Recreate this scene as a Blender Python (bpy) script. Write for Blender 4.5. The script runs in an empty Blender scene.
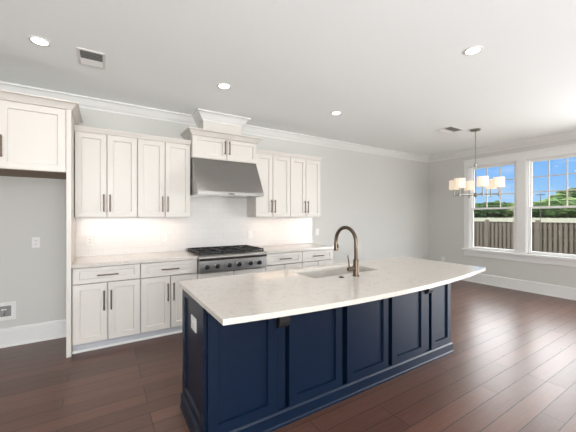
import bpy, bmesh, math, random
from mathutils import Vector, Matrix
random.seed(7)
SC = bpy.context.scene
COL = SC.collection
PI = math.pi

# ------------------------------------------------------------------ camera
CAM_YAW = math.radians(32.0)
FOC = 298.0
cd = bpy.data.cameras.new('camera'); cam = bpy.data.objects.new('camera', cd); COL.objects.link(cam)
cam.location = (0, -4.31, 1.40)
cam.rotation_euler = (PI / 2, 0, -CAM_YAW)
cd.sensor_width = 36; cd.lens = FOC / 576 * 36; cd.clip_start = 0.05; cd.clip_end = 2000
SC.camera = cam

# ------------------------------------------------------------------ colour management
SC.view_settings.view_transform = 'Standard'
SC.view_settings.look = 'None'
SC.view_settings.gamma = 1
SC.view_settings.use_curve_mapping = False
SC.view_settings.exposure = 0.06
SC.cycles.max_bounces = 10
SC.cycles.diffuse_bounces = 6
SC.cycles.sample_clamp_indirect = 6

# ------------------------------------------------------------------ world: blue clear band low down, added bright white above the visible sky
W = bpy.data.worlds.new('sky'); SC.world = W; W.use_nodes = True
nt = W.node_tree; nt.nodes.clear()
def wn(t, **k):
    n = nt.nodes.new(t)
    for a, b in k.items(): setattr(n, a, b)
    return n
tc = wn('ShaderNodeTexCoord'); sep = wn('ShaderNodeSeparateXYZ')
nt.links.new(tc.outputs['Generated'], sep.inputs[0])
ramp = wn('ShaderNodeValToRGB'); cr = ramp.color_ramp
SKY = [(0.0, (.55, .72, .92)), (.03, (.42, .69, .99)), (.09, (.28, .57, .99)), (.155, (.22, .50, .98)), (.24, (1, 1, 1)), (1, (.95, .97, 1))]
while len(cr.elements) < len(SKY): cr.elements.new(.5)
for e, (p, c) in zip(cr.elements, SKY): e.position = p; e.color = (*c, 1)
nt.links.new(sep.outputs['Z'], ramp.inputs[0])
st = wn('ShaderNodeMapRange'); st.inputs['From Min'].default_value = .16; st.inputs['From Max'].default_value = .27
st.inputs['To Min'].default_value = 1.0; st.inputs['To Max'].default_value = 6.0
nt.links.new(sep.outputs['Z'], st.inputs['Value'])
# added boost on the window side, strengthens floor reflections and window light
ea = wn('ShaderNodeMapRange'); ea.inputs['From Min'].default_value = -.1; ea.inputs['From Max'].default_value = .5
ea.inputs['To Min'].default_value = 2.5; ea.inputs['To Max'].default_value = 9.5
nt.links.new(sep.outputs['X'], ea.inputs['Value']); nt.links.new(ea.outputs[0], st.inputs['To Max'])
# soft thin clouds
mp = wn('ShaderNodeMapping'); mp.inputs['Scale'].default_value = (3, 3, 16)
nz = wn('ShaderNodeTexNoise'); nz.inputs['Scale'].default_value = 2.2; nz.inputs['Detail'].default_value = 5
nt.links.new(tc.outputs['Generated'], mp.inputs[0]); nt.links.new(mp.outputs[0], nz.inputs['Vector'])
cl = wn('ShaderNodeMapRange'); cl.inputs['From Min'].default_value = .52; cl.inputs['From Max'].default_value = .8; cl.inputs['To Max'].default_value = .6
nt.links.new(nz.outputs[0], cl.inputs['Value'])
mx = wn('ShaderNodeMixRGB'); mx.inputs[2].default_value = (.9, .94, 1, 1)
nt.links.new(cl.outputs[0], mx.inputs[0]); nt.links.new(ramp.outputs[0], mx.inputs[1])
bg = wn('ShaderNodeBackground'); wo = wn('ShaderNodeOutputWorld')
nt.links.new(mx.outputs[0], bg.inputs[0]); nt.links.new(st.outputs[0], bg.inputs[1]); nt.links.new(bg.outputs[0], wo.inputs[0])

# ------------------------------------------------------------------ large area lights: added fill at made-up openings out of view; window portals
def area(name, loc, rot, sx, sy, power, color=(1, 1, 1), portal=False):
    l = bpy.data.lights.new(name, 'AREA'); l.shape = 'RECTANGLE'; l.size = sx; l.size_y = sy; l.energy = power; l.color = color
    if portal: l.cycles.is_portal = True
    o = bpy.data.objects.new(name, l); COL.objects.link(o); o.location = loc; o.rotation_euler = rot
    return o
area('added_fill_right', (7.3, -5.2, 1.15), (PI / 2 + math.radians(14), 0, PI / 2), 2.9, 2.1, 270, (.98, .99, 1))  # added fill for the room, at the made-up opening on the right
area('added_ceiling_fill_rear', (-.3, -7.85, 1.5), (PI / 2 + math.radians(63), 0, 0), 4.2, 1.9, 500, (.98, .99, 1))  # added fill, tilted up to brighten the ceiling
area('window_portal', (6.86, -1.39, 1.57), (PI / 2, 0, PI / 2), .86, 1.76, 1, portal=True)
area('window_portal', (6.86, -2.39, 1.57), (PI / 2, 0, PI / 2), .86, 1.76, 1, portal=True)
sl = bpy.data.lights.new('sun', 'SUN'); sl.energy = 3.0; sl.angle = .02; sl.color = (1, .95, .85)
so = bpy.data.objects.new('sun', sl); COL.objects.link(so)
so.rotation_euler = Vector((-.04, -.55, -.83)).to_track_quat('-Z', 'Y').to_euler()

CAN_W, CAN_COL = 9.0, (1.0, .96, .91)
UNDER_W, UNDER_COL = .75, (1.0, .74, .54)

# ------------------------------------------------------------------ materials
def mat(name, color, rough=.5, metal=0, spec=.5, coat=0, emit=None, es=0):
    m = bpy.data.materials.new(name); m.use_nodes = True
    b = m.node_tree.nodes['Principled BSDF']
    b.inputs['Base Color'].default_value = (*color, 1); b.inputs['Roughness'].default_value = rough
    b.inputs['Metallic'].default_value = metal; b.inputs['Specular IOR Level'].default_value = spec
    b.inputs['Coat Weight'].default_value = coat
    if emit: b.inputs['Emission Color'].default_value = (*emit, 1); b.inputs['Emission Strength'].default_value = es
    return m
def nodes(m):
    t = m.node_tree
    def N(k, **kw):
        n = t.nodes.new(k)
        for a, b in kw.items(): setattr(n, a, b)
        return n
    return t, N, t.links.new, t.nodes['Principled BSDF']
def mottle(m, scale, amt, bump=0, stretch=(1, 1, 1), detail=4):
    """slow noise variation of the base colour and a little relief"""
    t, N, L, b = nodes(m)
    c = N('ShaderNodeTexCoord'); p = N('ShaderNodeMapping'); p.inputs['Scale'].default_value = stretch
    n = N('ShaderNodeTexNoise'); n.inputs['Scale'].default_value = scale; n.inputs['Detail'].default_value = detail
    L(c.outputs['Object'], p.inputs[0]); L(p.outputs[0], n.inputs['Vector'])
    r = N('ShaderNodeMapRange'); r.inputs['To Min'].default_value = 1 - amt; r.inputs['To Max'].default_value = 1 + amt
    L(n.outputs[0], r.inputs['Value'])
    v = N('ShaderNodeVectorMath', operation='SCALE'); v.inputs[0].default_value = b.inputs['Base Color'].default_value[:3]
    L(r.outputs[0], v.inputs['Scale']); L(v.outputs[0], b.inputs['Base Color'])
    if bump:
        u = N('ShaderNodeBump'); u.inputs['Strength'].default_value = bump; u.inputs['Distance'].default_value = .002
        L(n.outputs[0], u.inputs['Height']); L(u.outputs[0], b.inputs['Normal'])
    return m

M_wall = mottle(mat('wall_paint', (.585, .58, .55), .75, spec=.2), 60, .02, .05)
M_ceil = mottle(mat('ceiling_paint', (.90, .93, .935), .9, spec=.1), 80, .015, .05)
M_trim = mottle(mat('trim_paint', (.74, .735, .72), .45), 30, .01)
M_cab = mottle(mat('cabinet_paint', (.655, .620, .572), .42), 30, .012)
M_toe = mottle(mat('cabinet_toe_paint', (.50, .51, .54), .5), 30, .01)  # toe kicks: greyer and bluer than the cabinet paint
M_raw = mottle(mat('raw_wood', (.22, .15, .10), .7), 12, .2, .1, (1, 8, 8))
M_navy = mottle(mat('navy_paint', (.0021, .0096, .027), .36, spec=.28), 25, .08)
M_bronze = mottle(mat('bronze', (.16, .12, .088), .38, metal=.8), 40, .06)
M_faucet = mottle(mat('brushed_bronze', (.13, .098, .072), .3, metal=.95), 60, .05)
M_black = mottle(mat('cast_iron', (.006, .006, .006), .5), 60, .2, .1)
M_dark = mottle(mat('dark_plastic', (.015, .015, .016), .4), 30, .05)
M_chrome = mottle(mat('chrome', (.75, .75, .74), .14, metal=1), 40, .03)
M_nickel = mottle(mat('dark_nickel', (.30, .30, .27), .3, metal=1), 40, .03)
M_plastic = mottle(mat('white_plastic', (.74, .73, .71), .4), 30, .01)
M_slot = mottle(mat('socket_slot', (.08, .08, .08), .6), 30, .05)
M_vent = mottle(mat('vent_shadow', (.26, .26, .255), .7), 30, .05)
M_sink = mottle(mat('sink_composite', (.47, .44, .40), .35), 90, .03)
M_glow = mat('lamp_lens', (.9, .9, .88), .5, emit=(1, .96, .90), es=9)
M_shadeglass = mat('shade_glass', (.80, .74, .66), .35, emit=(1, .75, .48), es=.38)
M_vinyl = mottle(mat('window_vinyl', (.82, .81, .80), .4), 30, .01)
M_muntin = mottle(mat('muntin', (.62, .54, .46), .45), 30, .02)
M_bark = mottle(mat('bark', (.06, .045, .035), .9), 10, .2)
M_fence = mottle(mat('fence_wood', (.20, .165, .13), .85), 6, .35, .2, (6, 6, 1))
M_field = mottle(mat('dry_grass', (.058, .060, .022), .95), .6, .25, 0)
M_pole = mottle(mat('pole_wood', (.12, .11, .10), .9), 8, .2)

def brushed(name, color, rough):
    m = mat(name, color, rough, metal=1)
    t, N, L, b = nodes(m)
    c = N('ShaderNodeTexCoord'); p = N('ShaderNodeMapping'); p.inputs['Scale'].default_value = (1.2, 90, 90)
    n = N('ShaderNodeTexNoise'); n.inputs['Scale'].default_value = 6; n.inputs['Detail'].default_value = 3
    L(c.outputs['Object'], p.inputs[0]); L(p.outputs[0], n.inputs['Vector'])
    r = N('ShaderNodeMapRange'); r.inputs['To Min'].default_value = rough - .05; r.inputs['To Max'].default_value = rough + .09
    L(n.outputs[0], r.inputs['Value']); L(r.outputs[0], b.inputs['Roughness'])
    u = N('ShaderNodeBump'); u.inputs['Strength'].default_value = .04; u.inputs['Distance'].default_value = .001
    L(n.outputs[0], u.inputs['Height']); L(u.outputs[0], b.inputs['Normal'])
    b.inputs['Anisotropic'].default_value = .6
    return m
M_steel = brushed('stainless', (.37, .355, .34), .28)

def quartz():
    m = mat('quartz', (.60, .56, .51), .10, spec=.5)
    t, N, L, b = nodes(m)
    c = N('ShaderNodeTexCoord')
    n1 = N('ShaderNodeTexNoise'); n1.inputs['Scale'].default_value = 90; n1.inputs['Detail'].default_value = 3
    n2 = N('ShaderNodeTexNoise'); n2.inputs['Scale'].default_value = 3.2; n2.inputs['Detail'].default_value = 8; n2.inputs['Distortion'].default_value = 1.4
    for n in (n1, n2): L(c.outputs['Object'], n.inputs['Vector'])
    ab = N('ShaderNodeMath', operation='SUBTRACT'); ab.inputs[1].default_value = .5; L(n2.outputs[0], ab.inputs[0])
    a2 = N('ShaderNodeMath', operation='ABSOLUTE'); L(ab.outputs[0], a2.inputs[0])
    vr = N('ShaderNodeMapRange'); vr.inputs['From Max'].default_value = .018; vr.inputs['To Min'].default_value = .90; vr.inputs['To Max'].default_value = 1.0
    L(a2.outputs[0], vr.inputs['Value'])
    r1 = N('ShaderNodeMapRange'); r1.inputs['From Min'].default_value = .3; r1.inputs['From Max'].default_value = .7; r1.inputs['To Min'].default_value = .95; r1.inputs['To Max'].default_value = 1.04
    L(n1.outputs[0], r1.inputs['Value'])
    mu = N('ShaderNodeMath', operation='MULTIPLY'); L(vr.outputs[0], mu.inputs[0]); L(r1.outputs[0], mu.inputs[1])
    v = N('ShaderNodeVectorMath', operation='SCALE'); v.inputs[0].default_value = (.60, .56, .51)
    L(mu.outputs[0], v.inputs['Scale']); L(v.outputs[0], b.inputs['Base Color'])
    return m
M_quartz = quartz()

def tile():
    m = mat('subway_tile', (.80, .775, .75), .22)
    t, N, L, b = nodes(m)
    c = N('ShaderNodeTexCoord'); s = N('ShaderNodeSeparateXYZ'); k = N('ShaderNodeCombineXYZ')
    L(c.outputs['Object'], s.inputs[0]); L(s.outputs['X'], k.inputs['X']); L(s.outputs['Z'], k.inputs['Y'])
    br = N('ShaderNodeTexBrick'); br.offset = .5
    br.inputs['Scale'].default_value = 1; br.inputs['Brick Width'].default_value = .153; br.inputs['Row Height'].default_value = .0765
    br.inputs['Mortar Size'].default_value = .0016; br.inputs['Mortar Smooth'].default_value = .2
    br.inputs['Color1'].default_value = (.70, .675, .655, 1); br.inputs['Color2'].default_value = (.68, .655, .635, 1); br.inputs['Mortar'].default_value = (.605, .58, .56, 1)
    L(k.outputs[0], br.inputs['Vector']); L(br.outputs['Color'], b.inputs['Base Color'])
    u = N('ShaderNodeBump', invert=True); u.inputs['Strength'].default_value = .22; u.inputs['Distance'].default_value = .002
    L(br.outputs['Fac'], u.inputs['Height']); L(u.outputs[0], b.inputs['Normal'])
    return m
M_tile = tile()

def wood_floor():
    m = mat('oak_floor', (.07, .045, .035), .3, spec=.5)
    t, N, L, b = nodes(m)
    c = N('ShaderNodeTexCoord')
    br = N('ShaderNodeTexBrick'); br.offset = .37; br.offset_frequency = 3
    br.inputs['Scale'].default_value = 1; br.inputs['Brick Width'].default_value = 1.45; br.inputs['Row Height'].default_value = .134
    br.inputs['Mortar Size'].default_value = .0028; br.inputs['Mortar Smooth'].default_value = .1; br.inputs['Bias'].default_value = 0
    br.inputs['Color1'].default_value = (0, 0, 0, 1); br.inputs['Color2'].default_value = (1, 1, 1, 1); br.inputs['Mortar'].default_value = (.5, .5, .5, 1)
    L(c.outputs['Object'], br.inputs['Vector'])
    # grain, shifted from plank to plank
    ad = N('ShaderNodeVectorMath', operation='MULTIPLY_ADD'); ad.inputs[1].default_value = (7, 3, 9)
    L(br.outputs['Color'], ad.inputs[0]); L(c.outputs['Object'], ad.inputs[2])
    mp = N('ShaderNodeMapping'); mp.inputs['Scale'].default_value = (1.3, 22, 1); L(ad.outputs[0], mp.inputs[0])
    g = N('ShaderNodeTexNoise'); g.inputs['Scale'].default_value = 2.2; g.inputs['Detail'].default_value = 7; g.inputs['Roughness'].default_value = .65; g.inputs['Distortion'].default_value = .5
    L(mp.outputs[0], g.inputs['Vector'])
    r = N('ShaderNodeValToRGB'); e = r.color_ramp.elements
    e[0].position = .05; e[0].color = (.068, .029, .0195, 1); e[1].position = .95; e[1].color = (.145, .072, .052, 1)
    L(g.outputs[0], r.inputs[0])
    tone = N('ShaderNodeMapRange'); tone.inputs['To Min'].default_value = .78; tone.inputs['To Max'].default_value = 1.22
    L(br.outputs['Color'], tone.inputs['Value'])
    sc = N('ShaderNodeVectorMath', operation='SCALE'); L(r.outputs[0], sc.inputs[0]); L(tone.outputs[0], sc.inputs['Scale'])
    mxx = N('ShaderNodeMixRGB'); mxx.inputs[2].default_value = (.010, .007, .006, 1)
    L(br.outputs['Fac'], mxx.inputs[0]); L(sc.outputs[0], mxx.inputs[1]); L(mxx.outputs[0], b.inputs['Base Color'])
    rr = N('ShaderNodeMapRange'); rr.inputs['To Min'].default_value = .25; rr.inputs['To Max'].default_value = .38
    L(g.outputs[0], rr.inputs['Value']); L(rr.outputs[0], b.inputs['Roughness'])
    # hand-scraped swell + joints
    mp2 = N('ShaderNodeMapping'); mp2.inputs['Scale'].default_value = (5, 14, 1); L(c.outputs['Object'], mp2.inputs[0])
    h = N('ShaderNodeTexNoise'); h.inputs['Scale'].default_value = 1.6; h.inputs['Detail'].default_value = 2; L(mp2.outputs[0], h.inputs['Vector'])
    u1 = N('ShaderNodeBump'); u1.inputs['Strength'].default_value = .15; u1.inputs['Distance'].default_value = .004; L(h.outputs[0], u1.inputs['Height'])
    u2 = N('ShaderNodeBump', invert=True); u2.inputs['Strength'].default_value = .6; u2.inputs['Distance'].default_value = .002
    L(br.outputs['Fac'], u2.inputs['Height']); L(u1.outputs[0], u2.inputs['Normal']); L(u2.outputs[0], b.inputs['Normal'])
    return m
M_floor = wood_floor()

def glass():
    m = bpy.data.materials.new('window_glass'); m.use_nodes = True
    t = m.node_tree; t.nodes.clear()
    tr = t.nodes.new('ShaderNodeBsdfTransparent'); gl = t.nodes.new('ShaderNodeBsdfGlossy'); gl.inputs['Roughness'].default_value = .0
    tr.inputs[0].default_value = (.97, .98, .98, 1)
    mi = t.nodes.new('ShaderNodeMixShader'); mi.inputs[0].default_value = .03
    o = t.nodes.new('ShaderNodeOutputMaterial')
    t.links.new(tr.outputs[0], mi.inputs[1]); t.links.new(gl.outputs[0], mi.inputs[2]); t.links.new(mi.outputs[0], o.inputs[0])
    return m
M_glass = glass()
def leaf(name, c):
    m = mat(name, c, .9, spec=.1); return mottle(m, 1.3, .55, 0, (1, 1, 1), 3)
M_leaf = [leaf('leaf_dark', (.035, .07, .022)), leaf('leaf_mid', (.07, .125, .04)), leaf('leaf_light', (.11, .16, .055))]
M_hill = leaf('hill_scrub', (.07, .115, .04))

# ------------------------------------------------------------------ mesh helpers (world coordinates; re-based on the owning thing)
class MB:
    def __init__(s): s.bm = bmesh.new()
    def box(s, x0, x1, y0, y1, z0, z1):
        if x0 > x1: x0, x1 = x1, x0
        if y0 > y1: y0, y1 = y1, y0
        if z0 > z1: z0, z1 = z1, z0
        v = [s.bm.verts.new(p) for p in ((x0, y0, z0), (x1, y0, z0), (x1, y1, z0), (x0, y1, z0), (x0, y0, z1), (x1, y0, z1), (x1, y1, z1), (x0, y1, z1))]
        for f in ((3, 2, 1, 0), (4, 5, 6, 7), (0, 1, 5, 4), (1, 2, 6, 5), (2, 3, 7, 6), (3, 0, 4, 7)): s.bm.faces.new([v[i] for i in f])
        return s
    def loops(s, rings, closed=True, cap=True):
        vs = [[s.bm.verts.new(p) for p in r] for r in rings]
        n = len(rings[0])
        for a, b in zip(vs, vs[1:]):
            for i in range(n if closed else n - 1):
                j = (i + 1) % n
                s.bm.faces.new((a[i], a[j], b[j], b[i]))
        if cap: s.bm.faces.new(vs[0][::-1]); s.bm.faces.new(vs[-1])
        return s
    def prism(s, poly, axis, a, b):
        """poly: 2-D outline; axis 'x' -> (y,z), 'y' -> (x,z), 'z' -> (x,y)"""
        f = {'x': lambda p, t: (t, p[0], p[1]), 'y': lambda p, t: (p[0], t, p[1]), 'z': lambda p, t: (p[0], p[1], t)}[axis]
        return s.loops([[f(p, a) for p in poly], [f(p, b) for p in poly]])
    def tube(s, path, r, n=12):
        P = [Vector(p) for p in path]; R = r if isinstance(r, (list, tuple)) else [r] * len(P)
        rings = []; ref = None
        for i, p in enumerate(P):
            d = (P[min(i + 1, len(P) - 1)] - P[max(i - 1, 0)]).normalized()
            if ref is None: ref = d.orthogonal().normalized()
            ref = (ref - d * ref.dot(d)).normalized(); q = d.cross(ref)
            rings.append([p + (ref * math.cos(2 * PI * k / n) + q * math.sin(2 * PI * k / n)) * R[i] for k in range(n)])
        return s.loops(rings)
    def lathe(s, c, prof, n=24):
        """prof: (radius, z offset) list about the vertical through c"""
        return s.loops([[(c[0] + max(r, .0004) * math.cos(2 * PI * k / n), c[1] + max(r, .0004) * math.sin(2 * PI * k / n), c[2] + z) for k in range(n)] for r, z in prof])
    def sweep(s, path, prof):
        """profile (outward, z) carried along an xy path, mitred; outward = right-hand side of travel"""
        P = [Vector(p) for p in path]; N = []
        for a, b in zip(P, P[1:]):
            d = (b - a).normalized(); N.append(Vector((d.y, -d.x)))
        rings = []
        for i, p in enumerate(P):
            n1 = N[max(i - 1, 0)]; n2 = N[min(i, len(N) - 1)]
            m = (n1 + n2) / (1 + n1.dot(n2))
            rings.append([(p.x + m.x * o, p.y + m.y * o, z) for o, z in prof])
        return s.loops(rings)
    def shaker(s, u0, u1, w0, w1, front, thick=.02, rail=.06, recess=.013, bev=.005, face='-y', inner=None):
        """a framed door: flat rails round a recessed panel. front = plane of the rails, face = direction it looks"""
        back = front + thick
        ru, rw = (rail, rail) if inner is None else inner
        def ring(du, dw, d): return [(u0 + du, d, w0 + dw), (u1 - du, d, w0 + dw), (u1 - du, d, w1 - dw), (u0 + du, d, w1 - dw)]
        rings = [ring(0, 0, back), ring(0, 0, front + .0015), ring(.0015, .0015, front), ring(ru, rw, front), ring(ru + bev, rw + bev, front + recess)]
        if face == '-x': rings = [[(d, -u, w) for u, d, w in r] for r in rings]
        return s.loops(rings)
    def build(s, name, m, parent=None, smooth=False, bevel=0, seg=2):
        o = None
        bmesh.ops.recalc_face_normals(s.bm, faces=s.bm.faces)
        base = Vector((0, 0, 0))
        if parent is not None:
            r = parent
            while r.parent: r = r.parent
            base = r.location.copy()
        else:
            xs = [v.co for v in s.bm.verts]
            base = Vector(((min(v.x for v in xs) + max(v.x for v in xs)) / 2, (min(v.y for v in xs) + max(v.y for v in xs)) / 2, min(v.z for v in xs)))
        for v in s.bm.verts: v.co -= base
        me = bpy.data.meshes.new(name); s.bm.to_mesh(me); s.bm.free(); me.materials.append(m)
        if smooth:
            for p in me.polygons: p.use_smooth = True
            me.set_sharp_from_angle(angle=math.radians(40))
        o = bpy.data.objects.new(name, me); COL.objects.link(o)
        if parent is not None: o.parent = parent
        else: o.location = base
        if bevel:
            b = o.modifiers.new('bevel', 'BEVEL'); b.width = bevel; b.segments = seg; b.limit_method = 'ANGLE'; b.angle_limit = math.radians(40)
        return o
def tag(o, label=None, cat=None, group=None, kind=None):
    if label: o['label'] = label
    if cat: o['category'] = cat
    if group: o['group'] = group
    if kind: o['kind'] = kind
    return o
def thing(name, loc, label, cat, group=None):
    o = bpy.data.objects.new(name, None); COL.objects.link(o); o.location = loc; o.empty_display_size = .05
    return tag(o, label, cat, group)
def struct(mb, name, m, parent=None, **k):
    o = mb.build(name, m, parent, **k)
    if parent is None: tag(o, kind='structure')
    return o
def pull(parent, x, yf, z, length, vertical=True, r=.0072, off=.030, m=None, name='handle'):
    """bar pull on two posts, standing off a face that looks to -y"""
    b = MB(); h = length / 2; p = h - .018
    y = yf - off
    if vertical:
        b.tube([(x, y, z - h), (x, y, z + h)], r, 10)
        for q in (-p, p): b.tube([(x, yf + .001, z + q), (x, y, z + q)], r * .9, 8)
    else:
        b.tube([(x - h, y, z), (x + h, y, z)], r, 10)
        for q in (-p, p): b.tube([(x + q, yf + .001, z), (x + q, y, z)], r * .9, 8)
    return b.build(name, m or M_bronze, parent, smooth=True)

# ================================================================== SETTING
XR, CEIL, XL, YB = 6.68, 2.80, -3.2, -8.0
struct(MB().box(XL - .2, XR + .2, YB - .2, .2, -.2, 0), 'floor', M_floor)
struct(MB().box(XL - .2, XR + .45, YB - .45, .2, CEIL, CEIL + .25), 'ceiling', M_ceil)
struct(MB().box(XL - .2, XR + .18, 0, .2, 0, CEIL), 'wall_back', M_wall)
struct(MB().box(XL - .2, XL, YB, 0, 0, CEIL), 'wall_left', M_wall)
# right wall with the two windows and, past the frame, a made-up opening for the added fill
Z0, Z1 = .70, 2.445
WIN = [(-1.815, -.955), (-2.825, -1.965)]
ADDED_DOORY = (-6.6, -3.6)
b = MB()
ys = [(0, WIN[0][1]), (WIN[0][0], WIN[1][1]), (WIN[1][0], ADDED_DOORY[1]), (ADDED_DOORY[0], YB)]
for a, c in ys: b.box(XR, XR + .18, c, a, 0, CEIL)
for a, c in WIN: b.box(XR, XR + .18, a, c, 0, Z0); b.box(XR, XR + .18, a, c, Z1, CEIL)
b.box(XR, XR + .18, ADDED_DOORY[0], ADDED_DOORY[1], 2.35, CEIL)
struct(b, 'wall_right', M_wall)
b = MB()
b.box(XL, -2.4, YB - .2, YB, 0, CEIL); b.box(1.8, XR + .18, YB - .2, YB, 0, CEIL)
b.box(-2.4, 1.8, YB - .2, YB, 0, .5); b.box(-2.4, 1.8, YB - .2, YB, 2.5, CEIL)  # made-up opening that goes with the rear fill light
struct(b, 'wall_rear', M_wall)

# crown moulding, wrapping the chase over the range hood
CROWN = [(0, -.112), (.012, -.112), (.016, -.098), (.028, -.090), (.046, -.070), (.064, -.044), (.082, -.024), (.092, -.018), (.104, -.016), (.104, 0), (0, 0)]
CROWN = [(o, CEIL + z) for o, z in CROWN]
CHX0, CHX1, CHY = 1.160, 1.708, -.30
struct(MB().sweep([(XL, 0), (CHX0, 0), (CHX0, CHY), (CHX1, CHY), (CHX1, 0), (XR, 0), (XR, YB)], CROWN), 'trim_1', M_trim, smooth=True)
BASE = [(0, 0), (.026, 0), (.026, .012), (.018, .022), (.016, .022), (.016, .185), (.012, .197), (0, .203)]
struct(MB().sweep([(XL, 0), (-1.34, 0)], BASE), 'baseboard_left', M_trim)
struct(MB().sweep([(-1.30, 0), (-.297, 0)], BASE), 'baseboard_alcove', M_trim)
struct(MB().sweep([(3.20, 0), (XR, 0), (XR, ADDED_DOORY[1] + .1)], BASE), 'baseboard_right', M_trim)

# windows: flat casing, stool, apron, double-hung sashes, grilles in the upper sash only
def window(idx, y0, y1):
    root = MB()
    root.box(XR + .02, XR + .10, y0, y0 + .035, Z0, Z1).box(XR + .02, XR + .10, y1 - .035, y1, Z0, Z1)
    root.box(XR + .02, XR + .10, y0, y1, Z0, Z0 + .022).box(XR + .02, XR + .10, y0, y1, Z1 - .022, Z1)
    w = struct(root, 'window_%d' % idx, M_vinyl)
    a, c = y0 + .035, y1 - .035
    mid = 1.555
    def sash(nm, xa, xb, za, zb, cols, rows):
        s = .028
        m = MB().box(xa, xb, a, a + s, za, zb).box(xa, xb, c - s, c, za, zb).box(xa, xb, a + s, c - s, za, za + s).box(xa, xb, a + s, c - s, zb - s, zb)
        o = m.build(nm, M_vinyl, w)
        MB().box((xa + xb) / 2 - .003, (xa + xb) / 2 + .003, a + s - .004, c - s + .004, za + s - .004, zb - s + .004).build('glass', M_glass, o)
        if cols:
            g = MB(); X0, X1 = (xa + xb) / 2 - .010, (xa + xb) / 2 + .010
            for k in range(1, cols):
                yy = a + s + (c - a - 2 * s) * k / cols; g.box(X0, X1, yy - .008, yy + .008, za + s, zb - s)
            for k in range(1, rows):
                zz = za + s + (zb - za - 2 * s) * k / rows; g.box(X0 + .001, X1 - .001, a + s, c - s, zz - .008, zz + .008)
            g.build('grille', M_muntin, o)
        return o
    sash('upper_sash', XR + .062, XR + .092, mid - .02, Z1 - .022, 3, 3)
    sash('lower_sash', XR + .028, XR + .058, Z0 + .022, mid + .02, 0, 0)
window(1, *WIN[0]); window(2, *WIN[1])
b = MB()
ya, yc = WIN[1][0], WIN[0][1]
b.box(XR - .020, XR, yc, yc + .105, Z0 - .04, Z1)                       # left casing
b.box(XR - .020, XR, WIN[1][1] - .0, WIN[0][0] + .0, Z0 - .04, Z1)       # between the windows
b.box(XR - .020, XR, ya - .105, ya, Z0 - .04, Z1)
b.box(XR - .022, XR, ya - .105, yc + .105, Z1, Z1 + .135)               # head
b.box(XR - .034, XR, ya - .12, yc + .12, Z1 + .135, Z1 + .155)
struct(b, 'trim_2', M_trim, bevel=.003)
for k, (a, c) in enumerate(WIN):                                        # jamb returns
    j = MB(); t = .012
    j.box(XR, XR + .02, a, a + t, Z0, Z1).box(XR, XR + .02, c - t, c, Z0, Z1).box(XR, XR + .02, a, c, Z1 - t, Z1)
    struct(j, 'trim_%d' % (3 + k), M_trim)
b = MB().box(XR - .062, XR + .02, ya - .13, yc + .13, Z0 - .042, Z0 - .0).box(XR - .020, XR, ya - .105, yc + .105, Z0 - .15, Z0 - .042)
struct(b, 'trim_5', M_trim, bevel=.003)
# door frame made up for that added opening, out of view
b = MB()
for yy in (ADDED_DOORY[0], (ADDED_DOORY[0] + ADDED_DOORY[1]) / 2 - .03, ADDED_DOORY[1] - .06): b.box(XR + .08, XR + .16, yy, yy + .06, 0, 2.35)
b.box(XR + .08, XR + .16, ADDED_DOORY[0], ADDED_DOORY[1], 2.29, 2.35).box(XR + .08, XR + .16, ADDED_DOORY[0], ADDED_DOORY[1], 0, .05)
struct(b, 'added_patio_door', M_vinyl)

# ================================================================== WALL RUN: cabinets
DG = .0045            # half gap round fronts
def wall_cabinet(x0, x1, split, z0, z1, ydoor, label, nmdoors=2):
    t = thing('wall_cabinet', ((x0 + x1) / 2, 0, z0), label, 'cabinet', 'white shaker wall cabinets')
    MB().box(x0, x1, ydoor + .040, -.001, z0, z1).build('carcass', M_cab, t)
    zh = z0 + .16
    for a, c, hx in ((x0, split, split - .031), (split, x1, split + .031)):
        d = MB().shaker(a + DG, c - DG, z0 + .002, z1 - .004, ydoor, thick=.040, rail=.058).build('door', M_cab, t)
        pull(d, hx, ydoor, zh, .195)
    return t
UZ0, UZ1 = 1.387, 2.330
UP = [(-.252, .363, .050, 'white shaker wall cabinet next to the tall refrigerator panel'),
      (.363, .985, .672, 'white shaker wall cabinet directly left of the range hood'),
      (1.925, 2.534, 2.215, 'white shaker wall cabinet directly right of the range hood'),
      (2.534, 3.135, 2.834, 'white shaker wall cabinet at the right end of the run, beside bare grey wall')]
for a, c, s, l in UP: wall_cabinet(a, c, s, UZ0, UZ1, -.33, l)
UCR = [(0, 0), (.006, 0), (.010, .012), (.020, .030), (.030, .040), (.032, .052), (0, .052)]
def crown(path, prof, z, label):
    o = MB().sweep(path, [(q, z + w) for q, w in prof]).build('crown_moulding', M_cab, smooth=True)
    return tag(o, label, 'moulding', 'cabinet crown mouldings')
crown([(-.254, -.33), (.985, -.33)], UCR, UZ1, 'low white crown strip along the wall cabinets left of the hood')
crown([(1.926, -.33), (3.135, -.33), (3.135, -.001)], UCR, UZ1, 'low white crown strip along the wall cabinets right of the hood')

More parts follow.
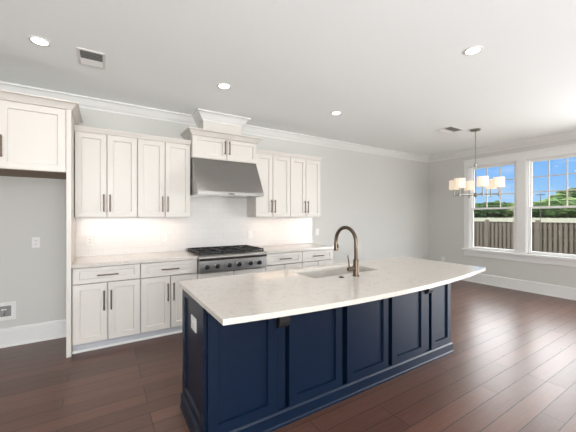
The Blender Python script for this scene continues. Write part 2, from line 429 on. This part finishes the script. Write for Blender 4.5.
# over-hood cabinet with its own crown, and the chase up to the ceiling
HX0, HX1 = .993, 1.917
t = thing('hood_cabinet', ((HX0 + HX1) / 2, 0, 2.165), 'short white two-door cabinet mounted right above the stainless range hood', 'cabinet')
MB().box(HX0, HX1, -.365, -.001, 2.163, 2.46).build('carcass', M_cab, t)
for a, c, hx in ((HX0, 1.462, 1.462 - .032), (1.462, HX1, 1.462 + .032)):
    d = MB().shaker(a + DG, c - DG, 2.170, 2.452, -.385, rail=.052).build('door', M_cab, t)
    pull(d, hx, -.385, 2.332, .185)
HCR = [(0, 0), (.010, 0), (.013, .012), (.024, .020), (.042, .046), (.056, .058), (.066, .060), (.066, .074), (0, .074)]
MB().sweep([(HX0, -.001), (HX0, -.386), (HX1, -.386), (HX1, -.001)], [(q, 2.456 + w) for q, w in HCR]).build('crown', M_cab, t, smooth=True)
MB().box(HX0, HX1, -.386, -.001, 2.456, 2.529).build('top_board', M_cab, t)
struct(MB().box(CHX0, CHX1, CHY, 0, 2.529, CEIL), 'trim_6', M_cab)

# range hood
t = thing('range_hood', ((HX0 + HX1) / 2, 0, 1.672), 'brushed stainless steel range hood with sloped front over the rangetop', 'range hood')
hx0, hx1 = HX0 + .003, HX1 - .006
MB().prism([(-.001, 1.70), (-.001, 2.160), (-.372, 2.160), (-.622, 1.712), (-.622, 1.70)], 'x', hx0, hx1).build('canopy', M_steel, t, bevel=.003)
b = MB().box(hx0, hx1, -.626, -.60, 1.672, 1.70).box(hx0, hx0 + .02, -.60, -.001, 1.672, 1.70).box(hx1 - .02, hx1, -.60, -.001, 1.672, 1.70).box(hx0, hx1, -.03, -.001, 1.672, 1.70)
b.build('bottom_rim', M_steel, t)
b = MB()
for k in range(3):
    w = (hx1 - hx0 - .04) / 3; xa = hx0 + .02 + k * w
    b.box(xa + .004, xa + w - .004, -.59, -.04, 1.688, 1.70)
b.build('filter', M_chrome, t)
MB().box(1.395, 1.475, -.630, -.624, 1.680, 1.694).build('control_strip', M_dark, t)
for k in range(2): MB().lathe((1.415 + k * .04, -.629, 1.687), [(.004, -.003), (.004, .003)], 10).build('button', M_chrome, t)

# refrigerator surround: tall panels with a deep cabinet on top
FX0, FX1 = -1.34, -.257
t = thing('refrigerator_surround', ((FX0 + FX1) / 2, 0, 0), 'tall white cabinet surround framing the empty refrigerator alcove at left', 'cabinet')
MB().box(FX1 - .040, FX1, -.66, -.001, 0, 2.455).build('side_panel', M_cab, t, bevel=.002)
MB().box(FX0, FX0 + .040, -.66, -.001, 0, 2.455).build('side_panel', M_cab, t, bevel=.002)
MB().box(FX0 + .040, FX1 - .040, -.635, -.001, 1.838, 2.455).build('carcass', M_cab, t)
MB().box(FX0 + .040, FX1 - .040, -.632, -.002, 1.826, 1.838).build('bottom_panel', M_raw, t)
xm = (FX0 + FX1) / 2
for a, c, hx in ((FX0 + .04, xm, xm - .032), (xm, FX1 - .04, xm + .032)):
    d = MB().shaker(a + DG, c - DG, 1.832, 2.450, -.656, rail=.062).build('door', M_cab, t)
    pull(d, hx, -.656, 2.03, .20)
FCR = [(0, 0), (.008, 0), (.012, .012), (.026, .026), (.042, .048), (.054, .056), (.062, .058), (.062, .072), (0, .072)]
MB().sweep([(FX0, -.001), (FX0, -.66), (FX1, -.66), (FX1, -.001)], [(q, 2.452 + w) for q, w in FCR]).build('crown', M_cab, t, smooth=True)
MB().box(FX0, FX1, -.66, -.001, 2.452, 2.522).build('top_board', M_cab, t)

# base cabinets
def base_cabinet(x0, x1, split, label, drawer=True, ztop=.876, name='base_cabinet'):
    t = thing(name, ((x0 + x1) / 2, 0, 0), label, 'cabinet', 'white shaker base cabinets')
    MB().box(x0, x1, -.590, -.001, .10, ztop).build('carcass', M_cab, t)
    MB().box(x0, x1, -.575, -.02, 0.0, .10).build('toe_kick', M_toe, t)
    MB().prism([(-.575, 0), (-.592, 0), (-.592, .010), (-.585, .018), (-.575, .020)], 'x', x0, x1).build('shoe_moulding', M_trim, t)
    zd = .704
    if drawer:
        d = MB().shaker(x0 + DG, x1 - DG, zd + DG, ztop - .008, -.63, thick=.040, rail=.055, inner=(.055, .040)).build('drawer', M_cab, t)
        pull(d, (x0 + x1) / 2, -.63, .785, .195, False)
    else: zd = ztop - .01
    for a, c, hx in ((x0, split, split - .032), (split, x1, split + .032)):
        d = MB().shaker(a + DG, c - DG, .096, zd - DG, -.63, thick=.040, rail=.060).build('door', M_cab, t)
        pull(d, hx, -.63, .518, .205)
    return t
base_cabinet(-.254, .365, .053, 'white base cabinet with drawer, standing against the refrigerator panel')
base_cabinet(.365, .990, .683, 'white base cabinet with drawer, just left of the rangetop')
base_cabinet(.990, 1.938, 1.464, 'white base cabinet with plain doors, underneath the stainless rangetop', False, .698)
base_cabinet(1.938, 2.553, 2.246, 'white base cabinet with drawer, just right of the rangetop')
base_cabinet(2.553, 3.153, 2.853, 'white base cabinet with drawer, at the right end of the wall run')

# worktops on the wall run
CT0, CT1 = .876, .914
o = MB().box(-.256, .988, -.66, -.002, CT0, CT1).build('countertop', M_quartz, bevel=.003); tag(o, 'pale quartz countertop on the wall run left of the rangetop', 'countertop', 'wall run countertops')
o = MB().box(1.908, 3.160, -.66, -.002, CT0, CT1).build('countertop', M_quartz, bevel=.003); tag(o, 'pale quartz countertop on the wall run right of the rangetop', 'countertop', 'wall run countertops')

# backsplash
b = MB().box(-.256, 3.195, -.011, -.0008, CT1 + .001, UZ0 - .001).box(.986, 1.924, -.011, -.0008, UZ0 - .001, 1.70)
o = b.build('backsplash', M_tile); tag(o, 'glossy white subway tile backsplash between worktop and wall cabinets', 'backsplash')

# rangetop
RX0, RX1 = .991, 1.905
t = thing('rangetop', ((RX0 + RX1) / 2, 0, .70), 'stainless gas rangetop with six knobs and black grates below the hood', 'stove')
MB().box(RX0, RX1, -.672, -.035, .70, .918).build('body', M_steel, t)
MB().prism([(-.672, .705), (-.700, .705), (-.712, .715), (-.704, .850), (-.672, .850)], 'x', RX0 + .006, RX1 - .006).build('control_panel', M_steel, t)
b = MB(); pr = []
for k in range(9):
    a = PI * .5 + PI * k / 8; pr.append((-.690 + .034 * math.cos(a), .884 + .034 * math.sin(a)))
pr += [(-.640, .850), (-.640, .918)]
b.prism(pr, 'x', RX0, RX1).build('bullnose', M_steel, t, smooth=True)
MB().box(RX0 + .012, RX1 - .012, -.655, -.075, .918, .926).build('burner_tray', M_black, t)
MB().box(RX0, RX1, -.075, -.035, .918, .950).build('rear_trim', M_steel, t)
gw = (RX1 - RX0 - .03) / 3
for k in range(3):
    xa = RX0 + .015 + k * gw; b = MB(); z0, z1 = .944, .958
    x0, x1, y0, y1 = xa + .003, xa + gw - .003, -.652, -.082
    b.box(x0, x0 + .014, y0, y1, z0, z1).box(x1 - .014, x1, y0, y1, z0, z1)
    for yy in (y0, (y0 + y1) / 2 - .007, y1 - .014): b.box(x0, x1, yy, yy + .014, z0, z1)
    for cy in (y0 + (y1 - y0) * .25, y0 + (y1 - y0) * .75):
        xc = (x0 + x1) / 2
        for q in range(8):
            a = q * PI / 4; ca, sa = math.cos(a), math.sin(a)
            b.tube([(xc + ca * .035, cy + sa * .035, z1 - .004), (xc + ca * .125, cy + sa * .125, z1 - .004)], .0055, 6)
    for px in (x0, x1 - .014):
        for py in (y0, y1 - .014, (y0 + y1) / 2 - .007): b.box(px, px + .014, py, py + .014, .926, z0)
    b.build('grate', M_black, t)
    for cy in (y0 + (y1 - y0) * .25, y0 + (y1 - y0) * .75):
        MB().lathe(((x0 + x1) / 2, cy, .926), [(.052, 0), (.052, .006), (.040, .010), (.036, .018), (0, .020)], 20).build('burner', M_black, t, smooth=True)
for kx in (1.089, 1.218, 1.376, 1.507, 1.667, 1.797):
    b = MB(); kz = .778; yk = -.709
    n = 20
    def rg(r, y): return [(kx + r * math.cos(2 * PI * k / n), y, kz + r * math.sin(2 * PI * k / n)) for k in range(n)]
    kn = b.loops([rg(.027, yk), rg(.027, yk - .006), rg(.0215, yk - .008), rg(.0195, yk - .036), rg(.016, yk - .040)]).build('knob', M_dark, t, smooth=True)
    MB().box(kx - .005, kx + .005, yk - .048, yk - .039, kz - .020, kz + .020).build('grip', M_chrome, kn)
    MB().loops([rg(.031, yk + .003), rg(.031, yk - .003), rg(.0275, yk - .0035)]).build('bezel', M_chrome, kn, smooth=True)

# ================================================================== ISLAND
IX0, IX1, IYF, IYB = .505, 3.055, -2.595, -2.035
t = thing('kitchen_island', ((IX0 + IX1) / 2, (IYF + IYB) / 2, 0), 'navy blue paneled kitchen island standing on the dark wood floor', 'kitchen island')
CZ = .884
# hollow cabinet body: room for the sink bowl
b = MB()
b.box(IX0 + .022, IX1, IYF + .060, IYF + .080, .0, CZ).box(IX0 + .022, IX1, IYB - .02, IYB, .0, CZ)
b.box(IX0 + .022, IX0 + .042, IYF + .080, IYB - .02, 0, CZ).box(IX1 - .02, IX1, IYF + .080, IYB - .02, 0, CZ).box(IX0 + .042, IX1 - .02, IYF + .080, IYB - .02, .10, .12)
b.build('carcass', M_navy, t)
MODS = [(.524, .983), (1.083, 1.562), (1.614, 2.090), (2.138, 2.616), (2.716, 3.055)]
for a, c in MODS:
    MB().shaker(a, c, .10, CZ - .002, IYF, thick=.062, rail=.062, recess=.016, bev=.006).build('front_panel', M_navy, t)
for a, c in ((.990, 1.058), (2.624, 2.692)):
    MB().box(a, c, IYF + .012, IYF + .062, .10, CZ - .002).build('pilaster', M_navy, t, bevel=.003)
    pr = [(IYF + .012, CZ - .002), (IYF - .034, CZ - .002), (IYF - .034, .700), (IYF - .026, .672), (IYF - .006, .655), (IYF + .012, .648)]  # dark shape of unclear identity, built as a small block
    o = MB().prism(pr, 'x', a - .004, c + .010).build('overhang_block', M_dark, t, bevel=.002); tag(o, 'dark block under the overhang')
# left end: framed panel facing the wall run's left side
MB().shaker(-(IYB), -(IYF + .030), .10, CZ - .002, IX0, thick=.022, rail=.060, recess=.013, bev=.006, face='-x').build('end_panel', M_navy, t)
# kitchen side: doors
w = (IX1 - IX0) / 5
for k in range(5):
    a = IX0 + k * w
    b = MB().shaker(a + .004, a + w - .004, .11, CZ - .01, IYB + .022, thick=-.022, rail=.06, recess=-.010); b.build('door', M_navy, t)
BM = [(-.004, 0), (.020, 0), (.020, .014), (.013, .022), (.013, .088), (.004, .100), (-.004, .104)]
MB().sweep([(IX0, IYB), (IX0, IYF), (IX1, IYF), (IX1, IYB)], BM).build('base_moulding', M_navy, t)

# island top with a bowed seating edge and a sink cut-out
SX0, SX1, SY0, SY1 = 1.400, 2.150, -2.450, -2.085
TX0, TX1, TYB = .482, 3.072, -2.000
yl, yr, sag = -2.962, -2.915, .117       # left and right front corners, depth of the bow
arc = []
for k in range(33):
    f = k / 32; arc.append((TX0 + (TX1 - TX0) * f, yl + (yr - yl) * f - 4 * sag * f * (1 - f)))
outer = arc + [(TX1, TYB), (TX0, TYB)]
def rrect(x0, x1, y0, y1, r, n=5):
    p = []
    for cx, cy, a0 in ((x1 - r, y1 - r, 0), (x0 + r, y1 - r, 90), (x0 + r, y0 + r, 180), (x1 - r, y0 + r, 270)):
        for k in range(n + 1):
            a = math.radians(a0 + 90 * k / n); p.append((cx + r * math.cos(a), cy + r * math.sin(a)))
    return p
hole = rrect(SX0, SX1, SY0, SY1, .03)
b = MB(); bm = b.bm
def edge_loop(pts, z):
    vs = [bm.verts.new((x, y, z)) for x, y in pts]
    return vs, [bm.edges.new((vs[i], vs[(i + 1) % len(vs)])) for i in range(len(vs))]
eo, ee = edge_loop(outer, CT1); ho, he = edge_loop(hole, CT1)
r = bmesh.ops.triangle_fill(bm, use_beauty=True, use_dissolve=False, edges=ee + he)
topf = [f for f in bm.faces]
ex = bmesh.ops.extrude_face_region(bm, geom=topf)
for v in [g for g in ex['geom'] if isinstance(g, bmesh.types.BMVert)]: v.co.z = CZ
o = b.build('island_countertop', M_quartz, bevel=.003); tag(o, 'large pale quartz top with a bowed front edge on the navy island', 'countertop')

# undermount sink
t = thing('kitchen_sink', ((SX0 + SX1) / 2, (SY0 + SY1) / 2, CT0 - .20), 'pale undermount single bowl sink set into the island top', 'sink')
outer_r = rrect(SX0 - .012, SX1 + .012, SY0 - .012, SY1 + .012, .04); inner_r = rrect(SX0 + .002, SX1 - .002, SY0 + .002, SY1 - .002, .03)
low_r = rrect(SX0 + .012, SX1 - .012, SY0 + .012, SY1 - .012, .05); lowo = rrect(SX0 + .002, SX1 - .002, SY0 + .002, SY1 - .002, .06)
b = MB(); zt, zb = CZ - .001, CT0 - .19
b.loops([[(x, y, zb - .01) for x, y in lowo], [(x, y, zt) for x, y in outer_r], [(x, y, zt) for x, y in inner_r], [(x, y, zb + .02) for x, y in low_r], [(x, y, zb) for x, y in rrect(SX0 + .03, SX1 - .03, SY0 + .03, SY1 - .03, .05)]])
b.build('bowl', M_sink, t, smooth=True)
MB().lathe(((SX0 + SX1) / 2, (SY0 + SY1) / 2, zb + .0005), [(.045, 0), (.045, .003), (.03, .001), (0, .001)], 20).build('drain', M_chrome, t, smooth=True)

# faucet
fx, fy = 1.746, -2.555
t = thing('kitchen_faucet', (fx, fy, CT1), 'bronze gooseneck pull-down faucet standing behind the island sink', 'faucet')
MB().lathe((fx, fy, CT1), [(.030, 0), (.030, .006), (.026, .010), (.0235, .014), (.0235, .128), (.020, .134), (.0155, .138)], 24).build('body', M_faucet, t, smooth=True)
rr, zc = .121, CT1 + .268
path = [(fx, fy, CT1 + .13), (fx, fy, CT1 + .2), (fx, fy, zc)]
for k in range(1, 19):
    a = PI - PI * k / 18 * 1.02; path.append((fx, fy + rr + rr * math.cos(a), zc + rr * math.sin(a)))
MB().tube(path, .0155, 16).build('spout', M_faucet, t, smooth=True)
e = Vector(path[-1]); q = Vector((0, .004, -1)).normalized()
hd = MB().tube([e + q * -.004, e + q * .004, e + q * .05, e + q * .075, e + q * .079], [.016, .018, .019, .021, .017], 16).build('spray_head', M_faucet, t, smooth=True)
p = e + q * .038
MB().box(p.x - .007, p.x + .007, p.y - .027, p.y - .016, p.z - .016, p.z + .016).build('spray_button', M_dark, hd)
hz = CT1 + .062
lv = MB().tube([(fx - .015, fy, hz), (fx - .078, fy, hz), (fx - .086, fy, hz)], [.018, .018, .013], 14).build('valve', M_faucet, t, smooth=True)
MB().tube([(fx - .070, fy, hz + .006), (fx - .077, fy, hz + .05), (fx - .090, fy + .0, hz + .112)], [.007, .006, .0052], 10).build('lever', M_faucet, lv, smooth=True)
o = MB().lathe((1.606, -2.537, CT1), [(.022, 0), (.022, .004), (.019, .006), (.012, .006), (.011, .010), (0, .011)], 20).build('air_switch_button', M_dark, smooth=True)
tag(o, 'small round dark air switch button on the island top near faucet', 'button')

# ================================================================== ELECTRICAL PLATES
def plate(kind, c, face, w, h, label, name='electrical_outlet'):
    """c: centre on the wall plane; face '-y' or '-x'"""
    t = thing(name, c, label, 'outlet' if name == 'electrical_outlet' else 'switch', 'wall plates')
    def put(mb_args, nm, m, par, bev=0):
        u0, u1, d0, d1, z0, z1 = mb_args
        if face == '-y': bb = MB().box(c[0] + u0, c[0] + u1, c[1] - d1, c[1] - d0, c[2] + z0, c[2] + z1)
        else: bb = MB().box(c[0] - d1, c[0] - d0, c[1] - u1, c[1] - u0, c[2] + z0, c[2] + z1)
        return bb.build(nm, m, par, bevel=bev)
    put((-w / 2, w / 2, 0, .006, -h / 2, h / 2), 'plate', M_plastic, t, .002)
    if kind == 'duplex':
        for s in (-1, 1):
            r = put((-.017, .017, .006, .009, s * .020 - .0145, s * .020 + .0145), 'receptacle', M_plastic, t, .003)
            for q in (-1, 1): put((q * .007 - .0018, q * .007 + .0018, .009, .0096, s * .020 - .004, s * .020 + .006), 'slot', M_slot, r)
    elif kind == 'duplex_h':
        for s in (-1, 1):
            r = put((s * .024 - .0165, s * .024 + .0165, .006, .009, -.017, .017), 'receptacle', M_plastic, t, .003)
            for q in (-1, 1): put((s * .024 - .004, s * .024 + .006, .009, .0096, q * .007 - .0018, q * .007 + .0018), 'slot', M_slot, r)
    else:
        n = 2 if kind == 'rocker2' else 1
        for k in range(n):
            u = (k - (n - 1) / 2) * .046
            put((u - .0165, u + .0165, .006, .010, -.033, .033), 'rocker', M_plastic, t, .002)
    return t
plate('duplex', (-.622, 0, 1.105), '-y', .070, .118, 'white electrical outlet on the grey wall inside the refrigerator alcove')
plate('duplex', (-.120, -.011, 1.100), '-y', .072, .115, 'white outlet on the backsplash nearest the refrigerator panel')
plate('duplex', (.706, -.011, 1.112), '-y', .072, .115, 'white outlet on the backsplash just left of the rangetop')
plate('rocker', (1.981, -.011, 1.108), '-y', .075, .115, 'white wall plate on the backsplash just right of the rangetop')
plate('rocker2', (2.923, -.011, 1.030), '-y', .118, .115, 'double white switch plate low on the backsplash near its right end', 'light_switch')
plate('rocker', (3.318, 0, 1.112), '-y', .075, .118, 'white switch plate on bare grey wall right of the backsplash end', 'light_switch')
plate('duplex', (6.68, -.372, .400), '-x', .075, .118, 'white outlet low on the grey wall left of the windows')
plate('duplex_h', (.5175, -2.312, .690), '-x', .120, .090, 'white outlet on the navy end panel of the island')

# ice-maker valve box in the alcove
t = thing('ice_maker_box', (-.90, 0, .38), 'white recessed water supply box low on the refrigerator alcove wall', 'valve box')
b = MB(); x0, x1, z0, z1, f = -1.01, -.79, .285, .475, .038
b.box(x0, x1, -.008, -.0005, z0, z0 + f).box(x0, x1, -.008, -.0005, z1 - f, z1).box(x0, x0 + f, -.008, -.0005, z0 + f, z1 - f).box(x1 - f, x1, -.008, -.0005, z0 + f, z1 - f)
b.build('frame', M_plastic, t, bevel=.002)
MB().box(x0 + f, x1 - f, -.002, -.0005, z0 + f, z1 - f).build('recess', M_vent, t)  # flat plate, the recess's shade is put into its colour
MB().tube([(-.885, -.004, .34), (-.885, -.012, .36), (-.885, -.012, .40)], .011, 10).build('valve', M_chrome, t, smooth=True)
MB().tube([(-.905, -.012, .40), (-.865, -.012, .40)], .008, 8).build('valve_handle', M_plastic, t, smooth=True)

# ================================================================== CEILING FITTINGS
CANS = [(-.421, -1.235, 'round recessed ceiling light above the refrigerator side of the kitchen', 1), (1.116, -1.223, 'round recessed ceiling light in front of the range hood', 1),
        (2.700, -1.221, 'round recessed ceiling light above the right end of the wall run', 1), (2.663, -3.002, 'round recessed ceiling light nearest the camera at upper right', 1),
        (1.116, -3.002, '', 0), (-.421, -3.002, '', 0)]
for x, y, l, vis in CANS:
    if vis:
        t = thing('recessed_light', (x, y, CEIL), l, 'ceiling light', 'recessed ceiling lights')
        MB().loops([[(x + r_ * math.cos(2 * PI * k / 32), y + r_ * math.sin(2 * PI * k / 32), CEIL + z_) for k in range(32)] for r_, z_ in ((.072, -.0005), (.070, -.005), (.058, -.007), (.050, -.002))], cap=False).build('trim_ring', M_plastic, t, smooth=True)
        MB().lathe((x, y, CEIL - .004), [(.052, 0), (.052, .003)], 32).build('lens', M_glow, t)
    l = bpy.data.lights.new('can_lamp', 'SPOT'); l.energy = CAN_W * (1 if vis else .7); l.color = CAN_COL; l.spot_size = math.radians(150); l.spot_blend = .9; l.shadow_soft_size = .06
    o = bpy.data.objects.new('can_lamp', l); COL.objects.link(o); o.location = (x, y, CEIL - .03)
    if vis: o.parent = t; o.location = (0, 0, -.03)

def vent(x0, x1, y0, y1, label, split=True):
    t = thing('ceiling_vent', ((x0 + x1) / 2, (y0 + y1) / 2, CEIL), label, 'air vent', 'ceiling registers')
    f = .022; z = CEIL
    b = MB().box(x0, x1, y0, y0 + f, z - .006, z - .0005).box(x0, x1, y1 - f, y1, z - .006, z - .0005).box(x0, x0 + f, y0 + f, y1 - f, z - .006, z - .0005).box(x1 - f, x1, y0 + f, y1 - f, z - .006, z - .0005)
    b.build('frame', M_plastic, t)
    MB().box(x0 + f, x1 - f, y0 + f, y1 - f, z - .002, z - .0005).build('duct_shade_plate', M_vent, t)  # flat plate, the dark of the duct is painted as its colour
    ymid = (y0 + y1) / 2
    b = MB(); n = 9
    for k in range(n):
        y = y0 + f + (y1 - y0 - 2 * f) * (k + .5) / n
        s = .010 if y > ymid else -.010
        b.loops([[(x0 + f, y - s, z - .001), (x0 + f, y - s + .0012, z - .001), (x0 + f, y + s + .0012, z - .012), (x0 + f, y + s, z - .012)],
                 [(x1 - f, y - s, z - .001), (x1 - f, y - s + .0012, z - .001), (x1 - f, y + s + .0012, z - .012), (x1 - f, y + s, z - .012)]])
    b.build('louvers', M_plastic, t)
vent(-.180, .028, -1.290, -.985, 'white ceiling air register beside the leftmost recessed light')
vent(4.610, 4.960, -1.730, -1.460, 'white ceiling air register next to the chandelier canopy')

# under-cabinet strips
for x0, x1 in ((-.20, .35), (.40, .93), (1.98, 2.50), (2.58, 3.08)):
    area('under_cabinet_lamp', ((x0 + x1) / 2, -.20, UZ0 - .012), (0, 0, 0), x1 - x0, .03, UNDER_W, UNDER_COL)
    o = MB().box(x0, x1, -.222, -.178, UZ0 - .010, UZ0 - .0005).build('under_cabinet_light', M_plastic)
    cab = UP[0 if x0 < .3 else 1 if x0 < 1 else 2 if x0 < 2.5 else 3][3].replace('white shaker ', '')
    tag(o, 'slim white light strip under the ' + cab.replace(', beside bare grey wall', ''), 'under cabinet light', 'under cabinet light strips')

# chandelier
cx, cy = 5.129, -1.828
t = thing('chandelier', (cx, cy, CEIL), 'chrome chandelier with six glowing drum shades hanging before the window', 'chandelier')
MB().lathe((cx, cy, CEIL), [(.072, -.001), (.072, -.016), (.060, -.024), (.012, -.028), (.010, -.045)], 24).build('canopy', M_nickel, t, smooth=True)
zA = 1.745
MB().tube([(cx, cy, CEIL - .03), (cx, cy, 2.24)], .0055, 8).build('rod', M_nickel, t, smooth=True)
MB().lathe((cx, cy, 2.14), [(.006, .12), (.022, .105), (.024, .07), (.010, .05), (.008, 0)], 16).build('collar', M_nickel, t, smooth=True)
MB().tube([(cx, cy, 2.15), (cx, cy, zA - .06)], .0075, 8).build('stem', M_nickel, t, smooth=True)
MB().lathe((cx, cy, zA), [(.010, .03), (.030, .018), (.034, 0), (.030, -.018), (.010, -.035), (.006, -.06)], 20).build('hub', M_nickel, t, smooth=True)
cr_, sr_ = math.cos(CAM_YAW), math.sin(CAM_YAW)
for k in range(6):
    ph = math.radians(75 + 60 * k); R_ = .312
    dx = math.sin(ph) * cr_ + math.cos(ph) * sr_; dy = -math.sin(ph) * sr_ + math.cos(ph) * cr_
    px, py = cx + R_ * dx, cy + R_ * dy
    a = MB().tube([(cx + .02 * dx, cy + .02 * dy, zA), (px, py, zA)], .0065, 8).build('arm', M_nickel, t, smooth=True)
    MB().lathe((px, py, zA), [(.006, -.035), (.013, -.028), (.013, .02), (.009, .024), (.009, .12)], 12).build('candle_sleeve', M_nickel, a, smooth=True)
    b = MB(); n = 28; z0, z1, r0 = 1.846, 1.998, .078
    b.loops([[(px + q_ * math.cos(2 * PI * i / n), py + q_ * math.sin(2 * PI * i / n), zz) for i in range(n)] for q_, zz in ((r0 - .004, z0), (r0, z0), (r0, z1), (r0 - .004, z1), (r0 - .004, z0 + .001))], cap=False)
    b.build('lamp_shade', M_shadeglass, a, smooth=True)
    MB().lathe((px, py, 1.848), [(.074, 0), (.074, .003)], 24).build('diffuser', M_shadeglass, a)
# ================================================================== OUTSIDE
GZ = -.62
o = MB().box(XR + .6, 900, -900, 900, GZ - .5, GZ).build('ground_outside', M_field); tag(o, kind='structure')
FXX = 15.0
t = thing('wooden_fence', (FXX, 1.0, GZ), 'weathered brown board fence outside the two windows', 'fence')
b = MB(); p = .157; yy = -3.8
while yy < 6.5:
    b.box(FXX - .03, FXX - .012, yy, yy + .095, GZ + .04, 1.13)
    yy += p
b.build('board_panel', M_fence, t)
b = MB(); yy = -3.8 + .115
while yy < 6.5:
    b.box(FXX + .165, FXX + .183, yy, yy + .14, GZ + .04, 1.13)
    yy += p
b.build('rear_board_panel', M_fence, t)
b = MB()
for z in (GZ + .25, .47, 1.02): b.box(FXX - .012, FXX + .165, -3.9, 6.5, z - .035, z + .035)
b.build('rail', M_fence, t)
MB().box(FXX - .055, FXX + .195, -3.9, 6.5, 1.13, 1.155).build('cap_board', M_fence, t)
for k in range(6):
    yp = .56 - 1.87 * 2 + 1.87 * k
    MB().box(FXX - .08, FXX + .02, yp - .06, yp + .06, GZ, 1.20).box(FXX - .095, FXX + .035, yp - .075, yp + .075, 1.20, 1.235).build('post', M_fence, t)

def blob(b, c, r, sz, seed):
    rnd = random.Random(seed)
    g = bmesh.ops.create_icosphere(b.bm, subdivisions=3, radius=1)
    ph = [rnd.uniform(0, 6.28) for _ in range(6)]
    for v in g['verts']:
        n = v.co.normalized()
        k = 1 + .16 * math.sin(5 * n.x + ph[0]) * math.sin(5 * n.y + ph[1]) + .12 * math.sin(9 * n.z + ph[2] + 4 * n.x) + rnd.uniform(-.09, .09)
        v.co = Vector((c[0] + n.x * r * k, c[1] + n.y * r * k, c[2] + n.z * sz * k))
def at(px, dist):
    a = CAM_YAW + math.atan((px - 288) / FOC)
    return Vector((math.sin(a) * dist, -4.31 + math.cos(a) * dist))
KIND = ['dark green', 'mid green', 'pale green']
ORD = ['first', 'second', 'third', 'fourth', 'fifth', 'sixth', 'seventh', 'eighth', 'ninth', 'tenth', 'eleventh', 'twelfth']
nl = nr = nh = 0
def tree(px, dist, h, wd, ki, seed, where, gz=GZ):
    if gz == GZ: dist = 430 + 32 * (seed % 3); h *= 1.9; wd *= 1.7
    q = at(px, dist); rnd = random.Random(seed)
    t = thing('distant_tree', (q.x, q.y, gz), KIND[ki] + where, 'tree', 'trees beyond the fence')
    MB().tube([(q.x, q.y, gz - .5), (q.x, q.y, gz + h * .45)], [wd * .05, wd * .03], 8).build('trunk', M_bark, t)
    b = MB()
    blob(b, (q.x, q.y, gz + h * .52), wd * .48, h * .46, seed)
    for k in range(5):
        an = rnd.uniform(0, 6.28)
        blob(b, (q.x + math.cos(an) * wd * .36, q.y + math.sin(an) * wd * .36, gz + h * rnd.uniform(.22, .62)), wd * rnd.uniform(.22, .34), h * rnd.uniform(.18, .30), seed * 7 + k)
    b.build('crown', M_leaf[ki], t)
# seen through the left window 473..514, through the right window 530..576
i = 0
for px, d, h, wd, ki in [(470, 215, 8.6, 13, 0), (476, 240, 10, 12, 1), (481, 205, 7.4, 10, 0), (486, 235, 10.6, 12, 0), (491, 220, 8.8, 10, 2), (496, 240, 10.6, 13, 0), (501, 210, 8.4, 10, 1), (506, 235, 10.8, 12, 0),
                         (511, 215, 8.6, 11, 2), (527, 215, 8.5, 11, 0), (532, 235, 10.2, 12, 2), (537, 205, 7.6, 10, 0), (542, 230, 9.8, 12, 1), (547, 215, 8.8, 11, 0),
                         (552, 235, 11, 13, 1), (557, 205, 8.2, 10, 2), (562, 230, 10.2, 12, 0), (567, 212, 8.8, 11, 1), (572, 232, 10.6, 13, 0), (578, 215, 9, 12, 2)]:
    i += 1
    if px < 520: wh = ' treeline tree, %s from the left through the left window' % ORD[nl]; nl += 1
    else: wh = ' treeline tree, %s from the left through the right window' % ORD[nr]; nr += 1
    tree(px, d, h, wd, ki, i, wh)
# wooded hill behind the right window
hc = at(612, 640)
b = MB(); rings = []
for k in range(9):
    f = k / 8; rad = 128 * (1 - f) ** .9 + .5; z = GZ - 1 + 45 * (1 - (1 - f) ** 1.9)
    rings.append([(hc.x + rad * (1 + .06 * math.sin(3 * j * 2 * PI / 40 + k)) * math.cos(2 * PI * j / 40), hc.y + rad * 1.0 * math.sin(2 * PI * j / 40), z) for j in range(40)])
o = b.loops(rings).build('hill', M_hill, smooth=True); tag(o, kind='structure')
HT = [(549, 330, 3, 9, 15, 0), (554, 335, 6, 9, 14, 1), (558, 338, 9, 9, 14, 0), (561, 325, 5, 8, 13, 1), (562, 345, 12, 9, 14, 2), (566, 348, 14, 9, 14, 0), (570, 325, 7, 9, 14, 2), (570, 350, 15, 9, 15, 1), (575, 352, 16, 9, 15, 0)]
for px, d, dz, h, wd, ki in HT:
    i += 1
    tree(px, d * 1.52, h * 1.5, wd * 1.5, ki, i, ' tree on the wooded hill, %s from its left end' % ORD[nh], GZ + dz * 1.55); nh += 1
q = at(540.5, 110)
t = thing('utility_pole', (q.x, q.y, GZ), 'tall thin utility pole in the field, seen through the right window', 'utility pole')
MB().tube([(q.x, q.y, GZ), (q.x, q.y, 1.4 + 23 / FOC * 80)], [.09, .06], 8).build('post', M_pole, t)
MB().box(q.x - .5, q.x + .5, q.y - 1.0, q.y + 1.0, 1.4 + 22 / FOC * 80, 1.4 + 22 / FOC * 80 + .15).build('crossarm', M_pole, t)
